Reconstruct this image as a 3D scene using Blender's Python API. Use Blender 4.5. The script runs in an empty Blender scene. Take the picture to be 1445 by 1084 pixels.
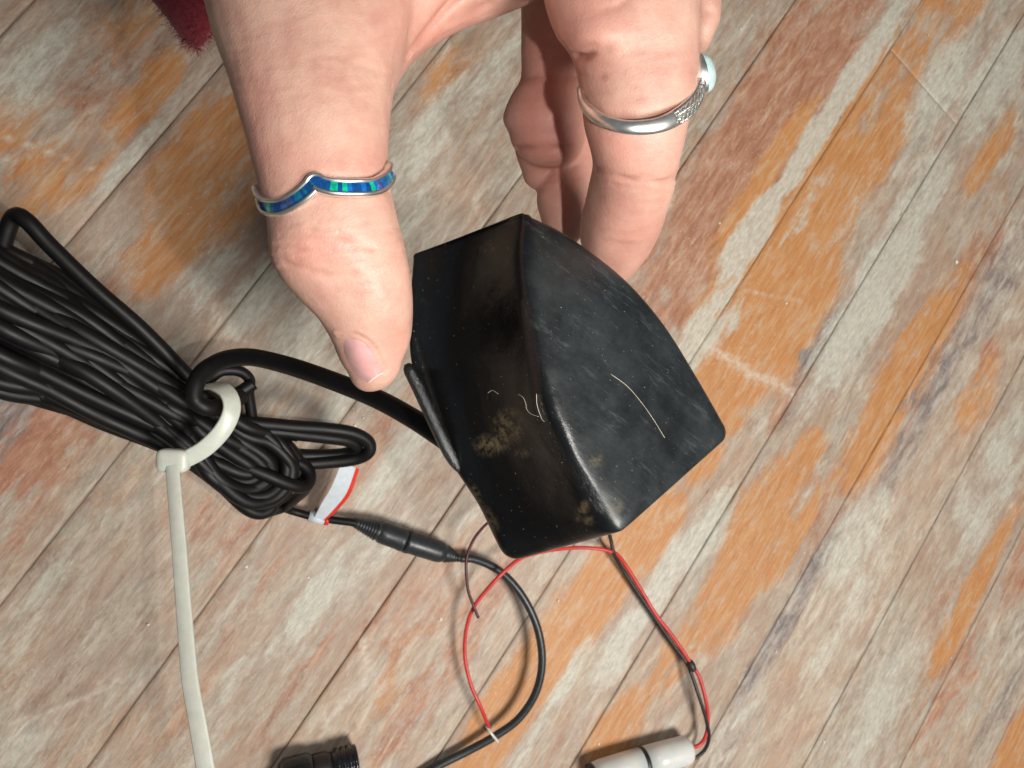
import bpy, bmesh, math, random
import numpy as np
from mathutils import Vector, Matrix, noise
from mathutils.bvhtree import BVHTree
random.seed(4)
S = bpy.context.scene
COL = S.collection
# ------------------------------------------------------------------ camera frame (x right, y down, z forward -> world)
FPX, CX, CY, D = 1050.0, 722.5, 542.0, 0.32
n_ = np.array([0.32764696, 0.01278911, -0.94471366])
d_ = np.array([0.55794514, -0.80955139, 0.182548])
q_ = np.array([0.76245963, 0.58690969, 0.27238268])
def W(p):
    p = np.asarray(p, float)
    return Vector((p @ q_, p @ d_, p @ n_ + D))
def P(px, py, Z):
    return W(((px-CX)*Z/FPX, (py-CY)*Z/FPX, Z))
def Fl(px, py, h=0.0):
    r = np.array([px-CX, py-CY, FPX]); t = (h-D)/(r @ n_)
    return W(r*t)
def Zof(v):
    return -(v[0]*CAMB.x + v[1]*CAMB.y + (v[2]-D)*CAMB.z)
CAMR = Vector((q_[0], d_[0], n_[0])); CAMU = Vector((-q_[1], -d_[1], -n_[1])); CAMB = Vector((-q_[2], -d_[2], -n_[2]))
def proj(v):                      # world -> picture coordinates of the modelling frame (used only while shaping)
    w = Vector(v)-Vector((0, 0, D)); z = -w.dot(CAMB)
    return CX+FPX*w.dot(CAMR)/z, CY-FPX*w.dot(CAMU)/z, z
cd = bpy.data.cameras.new("camera"); cam = bpy.data.objects.new("camera", cd); COL.objects.link(cam)
M = Matrix.Identity(4)
for i in range(3):
    M[i][0], M[i][1], M[i][2] = CAMR[i], CAMU[i], CAMB[i]
M[2][3] = D
cam.matrix_world = M
cd.sensor_width = 36; cd.lens = 36*FPX/1445; cd.clip_start = .01; cd.clip_end = 50
cd.dof.use_dof = True; cd.dof.focus_distance = .155; cd.dof.aperture_fstop = 50
S.camera = cam
# ------------------------------------------------------------------ light
wd = bpy.data.worlds.new("World"); S.world = wd; wd.use_nodes = True
bgn = wd.node_tree.nodes['Background']; bgn.inputs[0].default_value = (.80, .92, 1.0, 1); bgn.inputs[1].default_value = .125
def area(name, camxyz, target, size, power, col):
    l = bpy.data.lights.new(name, 'AREA'); l.shape = 'DISK'; l.size = size; l.energy = power; l.color = col
    o = bpy.data.objects.new(name, l); COL.objects.link(o)
    o.location = W(camxyz); dr = (W(target)-o.location)
    o.rotation_euler = dr.to_track_quat('-Z', 'Y').to_euler()
    return o
area("ceiling_lamp", (.50, .30, -.42), (.05, 0, .3), .30, 9.8, (1, .955, .88))
area("phone_flash", (.042, .012, -.006), (0, 0, .2), .005, .23, (1, .97, .92))
S.view_settings.view_transform = 'Standard'; S.view_settings.look = 'None'; S.view_settings.exposure = 0; S.view_settings.gamma = 1
# ------------------------------------------------------------------ helpers
def tag(o, label=None, cat=None, group=None, kind=None):
    if label: o['label'] = label
    if cat: o['category'] = cat
    if group: o['group'] = group
    if kind: o['kind'] = kind
    return o
def empty(name, loc):
    o = bpy.data.objects.new(name, None); COL.objects.link(o); o.location = loc; o.empty_display_size = .01
    return o
def mesh(name, verts, faces, mat, parent=None, smooth=True, origin=None):
    me = bpy.data.meshes.new(name)
    og = Vector(origin) if origin is not None else (parent.matrix_world.translation.copy() if False else Vector((0, 0, 0)))
    me.from_pydata([tuple(Vector(v)-og) for v in verts], [], faces)
    bm = bmesh.new(); bm.from_mesh(me); bmesh.ops.recalc_face_normals(bm, faces=bm.faces); bm.to_mesh(me); bm.free()
    if smooth: me.polygons.foreach_set('use_smooth', [True]*len(me.polygons))
    me.materials.append(mat)
    o = bpy.data.objects.new(name, me); COL.objects.link(o); o.location = og
    if parent: attach(o, parent)
    return o
def attach(o, parent):
    o.parent = parent
    o.matrix_parent_inverse = Matrix.Translation(-wloc(parent))
def wloc(o):
    v = o.location.copy()
    return v      # parents carry only translations and the inverse cancels them
def spline(pts, n):
    """Catmull-Rom through 3-D points, n samples per span"""
    P_ = [Vector(p) for p in pts]; P_ = [P_[0]*2-P_[1]]+P_+[P_[-1]*2-P_[-2]]
    out = []
    for i in range(1, len(P_)-2):
        a, b, c, d = P_[i-1:i+3]
        for k in range(n):
            t = k/n
            out.append(.5*((2*b)+(c-a)*t+(2*a-5*b+4*c-d)*t*t+(3*b-a-3*c+d)*t**3))
    out.append(P_[-2]); return out
def tube(pts, rad, seg=12, closed=False, caps=True):
    """returns verts, faces of a tube; rad may be a number or a list"""
    n = len(pts); V = []; Fc = []
    T = []
    for i in range(n):
        a = pts[(i-1) % n] if closed else pts[max(i-1, 0)]; b = pts[(i+1) % n] if closed else pts[min(i+1, n-1)]
        t = (b-a); T.append(t.normalized() if t.length > 1e-9 else Vector((0, 0, 1)))
    N = T[0].orthogonal().normalized()
    for i in range(n):
        N = (N-T[i]*N.dot(T[i])).normalized(); B = T[i].cross(N)
        r = rad[i] if hasattr(rad, '__len__') else rad
        for k in range(seg):
            a = 2*math.pi*k/seg
            V.append(pts[i]+(N*math.cos(a)+B*math.sin(a))*r)
    m = n if closed else n-1
    for i in range(m):
        for k in range(seg):
            j = (i+1) % n; l = (k+1) % seg
            Fc.append((i*seg+k, i*seg+l, j*seg+l, j*seg+k))
    if not closed and caps:
        Fc.append(tuple(range(seg))[::-1]); Fc.append(tuple((n-1)*seg+k for k in range(seg)))
    return V, Fc
def joinmb(parts):
    V = []; Fc = []
    for v, f in parts:
        o = len(V); V += list(v); Fc += [tuple(i+o for i in q) for q in f]
    return V, Fc
def setattr_v(o, name, vals):
    a = o.data.attributes.new(name, 'FLOAT', 'POINT'); a.data.foreach_set('value', np.asarray(vals, np.float32))
# ------------------------------------------------------------------ material helpers
class NT:
    def __init__(s, name):
        s.m = bpy.data.materials.new(name); s.m.use_nodes = True; s.t = s.m.node_tree; s.n = s.t.nodes; s.l = s.t.links
        s.b = s.n['Principled BSDF']
    def N(s, typ, **kw):
        nd = s.n.new(typ)
        for k, v in kw.items():
            if k.startswith('i_'):
                nd.inputs[k[2:].replace('_', ' ')].default_value = v
            else: setattr(nd, k, v)
        return nd
    def L(s, a, b): s.l.new(a, b)
    def attr(s, name):
        return s.N('ShaderNodeAttribute', attribute_name=name).outputs['Fac']
    def math(s, op, a, b=None, clamp=False):
        nd = s.N('ShaderNodeMath', operation=op, use_clamp=clamp)
        for i, x in enumerate((a, b)):
            if x is None: continue
            if isinstance(x, (int, float)): nd.inputs[i].default_value = x
            else: s.L(x, nd.inputs[i])
        return nd.outputs[0]
    def ramp(s, fac, stops, interp='LINEAR'):
        nd = s.N('ShaderNodeValToRGB'); cr = nd.color_ramp; cr.interpolation = interp
        while len(cr.elements) < len(stops): cr.elements.new(.5)
        for e, (p, c) in zip(cr.elements, stops):
            e.position = p; e.color = tuple(c)+(1,) if len(c) == 3 else c
        s.L(fac, nd.inputs[0]); return nd.outputs[0]
    def mix(s, fac, a, b, mode='MIX'):
        nd = s.N('ShaderNodeMix', data_type='RGBA', blend_type=mode)
        for sock, x in ((nd.inputs[0], fac), (nd.inputs[6], a), (nd.inputs[7], b)):
            if isinstance(x, (int, float)): sock.default_value = x
            elif isinstance(x, tuple): sock.default_value = x+(1,) if len(x) == 3 else x
            else: s.L(x, sock)
        return nd.outputs[2]
    def pos(s, scale=(1, 1, 1), rot=(0, 0, 0)):
        g = s.N('ShaderNodeNewGeometry'); mp = s.N('ShaderNodeMapping')
        mp.inputs['Scale'].default_value = scale; mp.inputs['Rotation'].default_value = rot
        s.L(g.outputs['Position'], mp.inputs[0]); return mp.outputs[0]
    def noise(s, vec, scale, detail=4, rough=.55, dist=0):
        nd = s.N('ShaderNodeTexNoise'); nd.inputs['Scale'].default_value = scale; nd.inputs['Detail'].default_value = detail
        nd.inputs['Roughness'].default_value = rough; nd.inputs['Distortion'].default_value = dist
        s.L(vec, nd.inputs['Vector']); return nd.outputs['Fac']
    def bump(s, h, strength, dist, prev=None):
        nd = s.N('ShaderNodeBump'); nd.inputs['Strength'].default_value = strength; nd.inputs['Distance'].default_value = dist
        s.L(h, nd.inputs['Height'])
        if prev is not None: s.L(prev, nd.inputs['Normal'])
        return nd.outputs[0]
    def setp(s, **kw):
        for k, v in kw.items():
            sock = s.b.inputs[k.replace('_', ' ')]
            if isinstance(v, (int, float)): sock.default_value = v
            elif isinstance(v, tuple): sock.default_value = v+(1,) if len(v) == 3 and sock.type == 'RGBA' else v
            else: s.L(v, sock)
        return s.m
def simple(name, col, rough=.5, metal=0, var=.25, sc=300, bump=.2, bd=.0003, **kw):
    t = NT(name); p = t.pos(); nz = t.noise(p, sc, 5)
    c2 = tuple(max(0, c*(1-var)) for c in col); c1 = tuple(min(1, c*(1+var)) for c in col)
    base = t.ramp(nz, [(.3, c2), (.7, c1)])
    nz2 = t.noise(p, sc*.35, 3)
    r = t.math('ADD', t.math('MULTIPLY', nz2, .2), rough-.1, True)
    return t.setp(Base_Color=base, Roughness=r, Metallic=float(metal), Normal=t.bump(nz, bump, bd), **kw)

# ---- floor wood: worn paint residue over orange wood
def wood():
    t = NT('worn_floorboard')
    inf = t.N('ShaderNodeObjectInfo').outputs['Random']
    pl = t.pos((1, .13, 1)); pm = t.pos((1, .42, 1)); pf = t.pos((1, .05, 1)); pp = t.pos()
    grain = t.noise(pf, 900, 5, .65)
    grain2 = t.noise(pl, 330, 6, .65, .4)
    blotch = t.noise(pm, 95, 8, .66, .5)
    blotch2 = t.noise(pm, 38, 6, .6, .8)
    fine = t.noise(t.pos((1, .55, 1)), 750, 6, .75)
    def mask(name, g=1.0, bias=0.0, sharp=7.0):
        a = t.attr(name)
        x = t.math('ADD', t.math('MULTIPLY', a, g), t.math('MULTIPLY', t.math('SUBTRACT', blotch, .5), 2.2))
        x = t.math('ADD', x, t.math('MULTIPLY', t.math('SUBTRACT', grain2, .5), 1.1))
        x = t.math('ADD', x, t.math('MULTIPLY', t.math('SUBTRACT', fine, .5), .8))
        x = t.math('SUBTRACT', x, .5-bias)
        return t.math('ADD', t.math('MULTIPLY', x, sharp*.27), .5, True)
    # pale residue
    st1 = t.noise(t.pos((1, .10, 1)), 520, 7, .78, .3); st2 = t.noise(t.pos((1, .22, 1)), 240, 8, .8, .5); spk = t.noise(t.pos((1, .28, 1)), 640, 6, .8)
    pale = t.ramp(st2, [(.34, (.22, .185, .15)), (.45, (.34, .31, .255)), (.54, (.46, .435, .365)), (.66, (.66, .645, .57))])
    pale = t.mix(.38, pale, t.ramp(spk, [(.36, (.26, .215, .175)), (.5, (.41, .365, .30)), (.64, (.60, .56, .485))]))
    pale = t.mix(t.math('MULTIPLY', t.ramp(t.noise(t.pos((1, .35, 1)), 26, 6, .65, .4), [(.42, (0, 0, 0)), (.6, (1, 1, 1))]), .45), pale, (.40, .275, .20))
    pale = t.mix(t.math('MULTIPLY', t.ramp(t.noise(t.pos((1, .3, 1)), 60, 8, .7, .6), [(.46, (0, 0, 0)), (.60, (1, 1, 1))]), .5), pale, (.34, .21, .155))
    pale = t.mix(t.math('MULTIPLY', t.ramp(st1, [(.54, (0, 0, 0)), (.64, (1, 1, 1))]), .55), pale, (.25, .135, .09))
    orange = t.mix(.5, t.ramp(grain, [(.34, (.35, .15, .06)), (.5, (.46, .22, .09)), (.66, (.55, .32, .165))]), t.ramp(st2, [(.36, (.45, .17, .045)), (.5, (.53, .24, .08)), (.64, (.58, .37, .21))]))
    orange = t.mix(t.math('MULTIPLY', t.ramp(st2, [(.52, (0, 0, 0)), (.62, (1, 1, 1))]), .55), orange, (.47, .36, .26))
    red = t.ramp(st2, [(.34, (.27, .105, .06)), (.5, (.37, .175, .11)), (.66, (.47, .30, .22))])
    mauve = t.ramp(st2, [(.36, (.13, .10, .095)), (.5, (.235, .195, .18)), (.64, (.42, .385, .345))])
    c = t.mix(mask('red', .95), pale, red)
    c = t.mix(t.math('MULTIPLY', mask('orange', 1.0, .3, 4), .65), c, t.ramp(st2, [(.38, (.30, .135, .065)), (.5, (.43, .25, .14)), (.62, (.56, .43, .31))]))
    c = t.mix(mask('orange', 1.0, -.02, 8), c, orange)
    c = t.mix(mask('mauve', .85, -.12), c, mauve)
    # grey-white residue strokes on top
    c = t.mix(t.math('MULTIPLY', mask('pale', 1.0, -.02, 9), .85), c, t.ramp(spk, [(.34, (.37, .35, .29)), (.64, (.62, .61, .53))]))
    sc = t.math('MULTIPLY', t.attr('scratch'), t.ramp(fine, [(.35, (.2, .2, .2)), (.6, (1, 1, 1))]))
    c = t.mix(sc, c, (.62, .56, .47))
    # white flecks
    fl = t.math('MULTIPLY', t.ramp(t.noise(t.pos((1, .6, 1)), 820, 4, .7), [(.60, (0, 0, 0)), (.68, (1, 1, 1))]), t.ramp(blotch2, [(.48, (.05, .05, .05)), (.6, (.5, .5, .5))]))
    c = t.mix(fl, c, (.66, .62, .54))
    # dark pores and fine cracks along the grain
    pr = t.ramp(t.noise(pf, 1500, 4, .7), [(.32, (.6, .52, .46)), (.42, (1, 1, 1))])
    c = t.mix(.5, c, pr, 'MULTIPLY')
    dk = t.ramp(t.noise(t.pos((1, .16, 1)), 210, 7, .75), [(.30, (.42, .30, .25)), (.37, (1, 1, 1))])
    c = t.mix(.8, c, dk, 'MULTIPLY')
    hs = t.N('ShaderNodeHueSaturation'); t.L(c, hs.inputs['Color'])
    t.L(t.math('ADD', t.math('MULTIPLY', inf, .14), .93), hs.inputs['Value']); hs.inputs['Saturation'].default_value = 1.0
    rg = t.math('ADD', t.math('MULTIPLY', fine, .35), .33, True)
    b = t.bump(grain2, .35, .0006); b = t.bump(fine, .5, .00035, b)
    return t.setp(Base_Color=hs.outputs[0], Roughness=rg, Normal=b, Specular_IOR_Level=.4)
WOOD = wood()

# ------------------------------------------------------------------ FLOOR
PW, P0 = 0.19080628*D, -0.25749097*D      # board width and the offset of seam 0, metres
o_ = 'orange'; r_ = 'red'; m_ = 'mauve'; p_ = 'pale'
patches = [  # picture x, y, half length along the board, half width, kind, strength
 (20,600,140,60,r_,1.3),(-10,580,110,50,m_,.95),(60,660,60,30,r_,.9),(90,640,70,20,r_,.7),(150,90,90,50,r_,.55),(205,135,70,18,o_,1.0),(170,40,60,25,o_,.4),(300,215,90,40,o_,.95),(20,170,45,22,o_,.75),(60,250,60,28,o_,.6),(30,240,40,18,r_,.5),  # leading patches paint the shade below the coil into the board colour
 (255,330,85,26,o_,.85),(335,300,60,18,o_,.7),(190,385,70,30,r_,.6),(150,420,60,24,r_,.5),(130,250,50,10,o_,.6),(345,205,50,16,o_,.8),(235,200,60,10,r_,.5),
 (60,90,70,26,p_,.6),(40,140,50,20,p_,.7),(190,215,90,10,p_,.7),(150,220,40,14,m_,.35),(290,400,60,24,p_,.6),(360,420,50,28,p_,.7),(420,470,40,30,p_,.6),
 (1075,215,200,52,r_,1.15),(1180,60,90,28,r_,.9),(1020,380,60,30,r_,.7),(1120,70,60,25,r_,.9),(1010,270,90,18,r_,.8),
 (1080,246,88,10,o_,1.1),(1177,180,95,17,o_,1.0),(1180,265,80,30,o_,1.0),(1130,330,60,35,o_,1.1),(1245,215,70,14,o_,.8),
 (1190,130,110,11,p_,1.1),(1140,210,60,11,p_,1.1),(1060,330,55,15,p_,1.2),(1290,60,70,18,o_,.6),(1268,140,60,12,o_,.7),
 (1085,425,100,50,o_,1.6),(1030,430,80,12,o_,1.1),(1000,460,60,20,p_,.9),(1015,565,40,26,o_,1.1),(990,640,30,18,o_,.9),(1140,290,40,10,p_,.5),
 (1275,540,105,22,o_,1.05),(1370,390,70,16,r_,.7),(1225,640,50,18,o_,.8),(1180,700,60,20,r_,.6),(1142,638,22,14,o_,.9),(1120,560,40,14,r_,.5),
 (1078,728,62,26,o_,1.1),(1045,805,62,24,o_,1.05),(1020,860,40,24,o_,.7),(1115,765,50,10,o_,1.0),(1150,660,30,10,r_,.6),
 (835,850,100,24,o_,1.15),(905,765,50,24,o_,1.1),(930,735,40,20,o_,.9),(735,975,110,26,o_,1.15),(700,1040,60,20,o_,.8),(770,900,60,14,o_,.7),
 (864,1045,50,22,o_,1.0),(1010,868,44,22,o_,.7),(950,930,60,16,o_,.6),(990,760,50,20,p_,.9),(930,830,80,16,p_,.9),(880,900,60,18,p_,.8),(1060,990,40,10,p_,.5),
 (1375,830,75,10,o_,.95),(1354,880,40,9,o_,1.0),(1432,1062,70,14,o_,1.2),(1445,790,40,20,r_,.6),(1340,960,60,26,r_,.55),(1300,900,60,20,r_,.45),
 (1400,215,40,10,o_,.8),(1354,40,45,10,o_,.7),(1330,110,60,20,p_,.8),(1290,300,80,20,p_,.7),(1400,120,60,20,p_,.7),(1230,420,110,24,p_,.9),(1250,330,60,16,m_,.45),
 (1395,420,90,22,m_,.75),(1320,540,90,20,m_,.85),(1285,620,60,16,m_,.85),(1162,477,50,11,m_,.9),(1138,505,9,9,m_,1.4),(1120,580,40,8,m_,.6),
 (1110,875,115,12,m_,1.1),(1190,740,70,16,m_,.6),(1030,1050,60,22,m_,.6),(1405,1015,66,11,m_,.8),(1437,885,30,14,m_,.5),(1210,760,50,30,p_,.6),(1240,1000,90,26,p_,.6),(1400,680,80,30,p_,.6),
 (1190,880,80,20,p_,.5),(1380,560,40,14,o_,.55),(1395,500,14,10,r_,.9),(1440,340,40,20,m_,.6),(1200,300,50,8,p_,.4),
 (637,97,50,14,o_,.55),(600,200,100,24,p_,.7),(640,260,70,16,m_,.25),(690,110,80,14,p_,.6),(580,300,40,18,p_,.6),
 (576,1008,60,18,r_,.75),(560,960,60,16,o_,.35),(455,913,40,7,r_,.8),(600,860,80,26,r_,.5),(690,840,70,22,r_,.5),(420,960,60,10,r_,.5),(530,870,60,12,r_,.4),(640,930,80,20,r_,.55),
 (40,650,70,30,r_,.8),(30,740,60,20,r_,.55),(120,720,60,14,r_,.35),(290,730,30,16,r_,.6),(340,760,40,18,r_,.6),(350,850,60,8,r_,.5),(540,600,50,16,r_,.5),(500,660,50,20,r_,.45),  # leading red patch adds to the shade painted below the coil
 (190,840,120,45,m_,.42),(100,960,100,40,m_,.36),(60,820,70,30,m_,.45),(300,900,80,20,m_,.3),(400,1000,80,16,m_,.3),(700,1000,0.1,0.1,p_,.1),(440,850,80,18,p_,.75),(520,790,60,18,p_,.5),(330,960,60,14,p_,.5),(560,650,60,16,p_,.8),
 (480,560,50,16,p_,.7),(250,1010,60,20,r_,.4),(380,1020,60,20,r_,.4),(740,1060,50,10,p_,.7),(800,960,50,9,p_,.8),(640,1075,60,12,r_,.5),
]
def tofl(px, py):
    v = Fl(px, py); return v.x, v.y
PT = []
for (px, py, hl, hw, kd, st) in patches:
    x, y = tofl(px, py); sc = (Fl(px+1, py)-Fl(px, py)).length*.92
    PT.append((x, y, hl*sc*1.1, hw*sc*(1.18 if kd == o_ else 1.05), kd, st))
scr = [([(0,190),(60,212),(130,238)],3,.9),([(985,480),(1012,496),(1040,512),(1062,530),(1090,538),(1120,556)],8,.8),([(0,1022),(60,1010),(120,985),(175,958)],5,.7),
       ([(510,900),(520,935),(523,952),(490,985),(458,1024)],7,.8),([(973,352),(984,362),(1003,379)],1.6,.4),([(958,392),(972,396),(990,393)],1.6,.35),
       ([(1045,408),(1080,416),(1130,425)],1.8,.6),([(500,820),(540,860),(560,900)],3,.35),([(1230,120),(1260,150),(1290,160)],2,.3),([(150,500),(190,470),(240,400)],3,.3),
       ([(1190,470),(1260,420),(1300,380)],3,.35),([(1180,990),(1220,950),(1300,900)],2.5,.3)]
SC = []
for pts, w, s in scr:
    q = [tofl(*p) for p in pts]; k = (Fl(pts[0][0]+1, pts[0][1])-Fl(*pts[0])).length
    SC.append((q, w*k, s))
def attrs(X, Y):
    out = {k: np.zeros_like(X) for k in (o_, r_, m_, p_)}
    for (x, y, a, b, kd, st) in PT:
        rr = ((Y-y)/a)**2+((X-x)/b)**2
        g = st*np.clip(1.15-rr*.36, 0, 1)
        out[kd] = np.maximum(out[kd], g)
    s = np.zeros_like(X)
    for q, w, st in SC:
        for (x0, y0), (x1, y1) in zip(q[:-1], q[1:]):
            L2 = (x1-x0)**2+(y1-y0)**2; t = np.clip(((X-x0)*(x1-x0)+(Y-y0)*(y1-y0))/L2, 0, 1)
            dd = np.hypot(X-x0-t*(x1-x0), Y-y0-t*(y1-y0)); s = np.maximum(s, st*np.clip(1.3-dd/(w*(.75+.5*np.sin(X*900+Y*700))), 0, 1))
    out['scratch'] = s
    return out
floor = empty('floor', (0, 0, 0)); tag(floor, kind='structure')
def board(x0, x1, y0, y1, dz):
    gx = .00011
    bx = [x0+gx, x0+gx+.0002, x0+gx+.0007]; ex = [x1-gx-.0007, x1-gx-.0002, x1-gx]
    nx = int((x1-x0)/.0016); mid = list(np.linspace(bx[-1], ex[0], nx)[1:-1]); xs = np.array(bx+mid+ex)
    ny = int((y1-y0)/.0022); ys = np.array([y0+.0002, y0+.0004, y0+.0009]+list(np.linspace(y0+.0009, y1-.0009, ny)[1:-1])+[y1-.0009, y1-.0004, y1-.0002])
    X, Y = np.meshgrid(xs, ys, indexing='ij')
    w0 = np.array([abs(noise.noise(Vector((x0*99, y*40, 1))))+.5*abs(noise.noise(Vector((x0*99, y*190, 5)))) for y in ys])*.0003
    w1 = np.array([abs(noise.noise(Vector((x1*99, y*40, 9))))+.5*abs(noise.noise(Vector((x1*99, y*190, 7)))) for y in ys])*.0002
    X[:3] += w0; X[-3:] -= w1; X0_, X1_ = X[0].copy(), X[-1].copy(); Zs = np.zeros_like(X)+dz
    dx = np.minimum(X-X0_, X1_-X); dy = np.minimum(Y-y0-.0002, y1-.0002-Y); e = np.minimum(dx, dy)
    Zs -= .0007*np.clip(1-e/.0007, 0, 1)**2
    a, b = X.shape; cx, cy = (x0+x1)/2, (y0+y1)/2
    V = np.stack([X-cx, Y-cy, Zs], -1).reshape(-1, 3)
    I = np.arange(a*b).reshape(a, b)
    Fc = np.stack([I[:-1, :-1], I[1:, :-1], I[1:, 1:], I[:-1, 1:]], -1).reshape(-1, 4)
    # skirt down the sides
    ring = list(I[:, 0])+list(I[-1, 1:])+list(I[:-1, -1][::-1])+list(I[0, 1:-1][::-1])
    nb = len(V); low = V[ring].copy(); low[:, 2] = -.009; V = np.vstack([V, low]); k = len(ring)
    sk = [(ring[i], nb+i, nb+(i+1) % k, ring[(i+1) % k]) for i in range(k)]
    me = bpy.data.meshes.new('floorboard'); me.from_pydata(V.tolist(), [], Fc.tolist()+sk); me.materials.append(WOOD)
    me.polygons.foreach_set('use_smooth', [True]*len(Fc)+[False]*k)
    o = bpy.data.objects.new('floorboard', me); COL.objects.link(o); o.location = (cx, cy, 0)
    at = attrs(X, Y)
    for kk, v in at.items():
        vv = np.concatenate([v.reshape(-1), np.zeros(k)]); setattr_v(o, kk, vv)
    attach(o, floor)
corners = [Fl(*c) for c in ((-40, -40), (1485, -40), (1485, 1124), (-40, 1124))]
ymin = min(c.y for c in corners); ymax = max(c.y for c in corners); xmin = min(c.x for c in corners); xmax = max(c.x for c in corners)
jy = Fl(1303, 121).y
kmin = int(math.floor((xmin-P0)/PW))-1; kmax = int(math.ceil((xmax-P0)/PW))+1
rb = random.Random(8)
for k in range(kmin, kmax):
    a, b = P0+k*PW, P0+(k+1)*PW
    dz = rb.uniform(-.0002, .0002)
    if k == 4:
        board(a, b, ymin-.1, jy, dz); board(a, b, jy, ymax+.1, dz-.0002)
    else: board(a, b, ymin-.1, ymax+.1, dz)
SUB = simple('seam_dirt', (.19, .15, .115), .9, 0, .9, 45)
sf = mesh('subfloor', [(x, y, -.0009) for x, y in ((-3, -3), (3, -3), (3, 3), (-3, 3))], [(0, 1, 2, 3)], SUB, floor)
# glitter specks and crumbs caught on the boards
gm = NT('white_fleck').setp(Base_Color=(.85, .85, .80), Roughness=.25)
parts = []
rg = random.Random(3)
spots = [(348,800,4.5),(209,882,4.5),(622,874,5.5),(1095,920,4),(1163,1047,3.5),(845,1050,3.5),(788,848,3),(1350,370,4.5),(1110,428,3),(435,815,3.5),(501,601,4),(513,590,3),(1135,780,2.5),(1045,40,2.5),(1016,315,3),(1310,50,2)]
spots += [(rg.uniform(0, 1445), rg.uniform(0, 1084), rg.uniform(.8, 1.7)) for _ in range(60)]
for x, y, s in spots:
    c = Fl(x, y, .0004); k = (Fl(x+1, y)-Fl(x, y)).length*s*.55
    v = [c+Vector((math.cos(a)*k*rg.uniform(.6, 1.1), math.sin(a)*k*rg.uniform(.6, 1.1), rg.uniform(-.2, .3)*k)) for a in [i*math.pi/3 for i in range(6)]]
    v = v+[c+Vector((0, 0, k*.8)), c-Vector((0, 0, .0003))]
    parts.append((v, [(i, (i+1) % 6, 6) for i in range(6)]+[((i+1) % 6, i, 7) for i in range(6)]))
v, f = joinmb(parts); g = mesh('crumbs', v, f, gm, None, False); tag(g, 'tiny white crumbs and flecks scattered over the worn floorboards', 'crumbs', kind='stuff')

# ------------------------------------------------------------------ SKIN
def skin():
    t = NT('skin'); p = t.pos()
    a = t.noise(p, 130, 4, .6); b = t.noise(p, 420, 4, .6)
    base = t.ramp(a, [(.30, (.45, .24, .19)), (.5, (.515, .30, .235)), (.70, (.565, .355, .28))])
    base = t.mix(t.math('MULTIPLY', t.ramp(b, [(.45, (0, 0, 0)), (.66, (1, 1, 1))]), .15), base, (.50, .225, .18))
    base = t.mix(t.math('MULTIPLY', t.ramp(t.noise(p, 240, 5, .7), [(.48, (0, 0, 0)), (.68, (1, 1, 1))]), .22), base, (.60, .43, .33))
    base = t.mix(t.math('MULTIPLY', t.attr('pink'), .75), base, (.62, .235, .19))
    base = t.mix(t.math('MULTIPLY', t.attr('crease'), .55), base, (.40, .15, .10))
    vo = t.N('ShaderNodeTexVoronoi'); vo.inputs['Scale'].default_value = 1500; t.L(p, vo.inputs['Vector']); vo.feature = 'DISTANCE_TO_EDGE'
    wr = t.noise(t.pos((1, .5, 1)), 900, 5, .65)
    bp = t.bump(vo.outputs['Distance'], .45, .00014); bp = t.bump(wr, .28, .00024, bp)
    bp = t.bump(t.noise(p, 260, 5, .6), .14, .0007, bp)
    return t.setp(Base_Color=base, Roughness=t.math('ADD', t.math('MULTIPLY', b, .25), .36), Normal=bp, Subsurface_Weight=.25,
                  Subsurface_Radius=(1., .35, .2), Subsurface_Scale=.0035, Specular_IOR_Level=.42)
SKIN = skin()
def loft(secs, n=24, cap0=True, cap1=True, power=2.15):
    """secs: (Lx,Ly, Rx,Ry, Z, half-thickness m[, dZ right-left]) interpolated smoothly and closed with round caps"""
    arr = np.array([list(s)+[0]*(7-len(s)) for s in secs], float); m = 8
    pts = []
    ex = np.vstack([2*arr[0]-arr[1], arr, 2*arr[-1]-arr[-2]])
    for i in range(1, len(ex)-2):
        a, b, c, d = ex[i-1:i+3]
        for k in range(m):
            t = k/m; pts.append(.5*((2*b)+(c-a)*t+(2*a-5*b+4*c-d)*t*t+(3*b-a-3*c+d)*t**3))
    pts.append(ex[-2]); rings = []
    for s in pts:
        l = P(s[0], s[1], s[4]-s[6]/2); r = P(s[2], s[3], s[4]+s[6]/2); c = (l+r)/2; h = (r-l)/2
        rings.append((c, h, s[5]))
    def dome(cs, nxt, sgn):
        c, h, th = cs; ax = (c-nxt[0]).normalized(); out = []
        L = min(h.length, th)*.9
        for j in range(1, 7):
            a = j/7*math.pi/2; out.append((c+ax*L*math.sin(a), h*math.cos(a), th*math.cos(a)))
        return out
    if cap1: rings = rings+dome(rings[-1], rings[-2], 1)
    if cap0: rings = dome(rings[0], rings[1], 1)[::-1]+rings
    V = []
    for i, (c, h, th) in enumerate(rings):
        a = rings[max(i-1, 0)][0]; b = rings[min(i+1, len(rings)-1)][0]; ax = (b-a).normalized()
        w = ax.cross(h).normalized()
        for k in range(n):
            an = 2*math.pi*k/n; ca, sa = math.cos(an), math.sin(an)
            ca = math.copysign(abs(ca)**(2/power), ca); sa = math.copysign(abs(sa)**(2/power), sa)
            V.append(c+h*ca+w*th*sa)
    Fc = []
    for i in range(len(rings)-1):
        for k in range(n):
            Fc.append((i*n+k, i*n+(k+1) % n, (i+1)*n+(k+1) % n, (i+1)*n+k))
    Fc.append(tuple(range(n))[::-1]); Fc.append(tuple((len(rings)-1)*n+k for k in range(n)))
    return V, Fc
mm = .001
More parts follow.
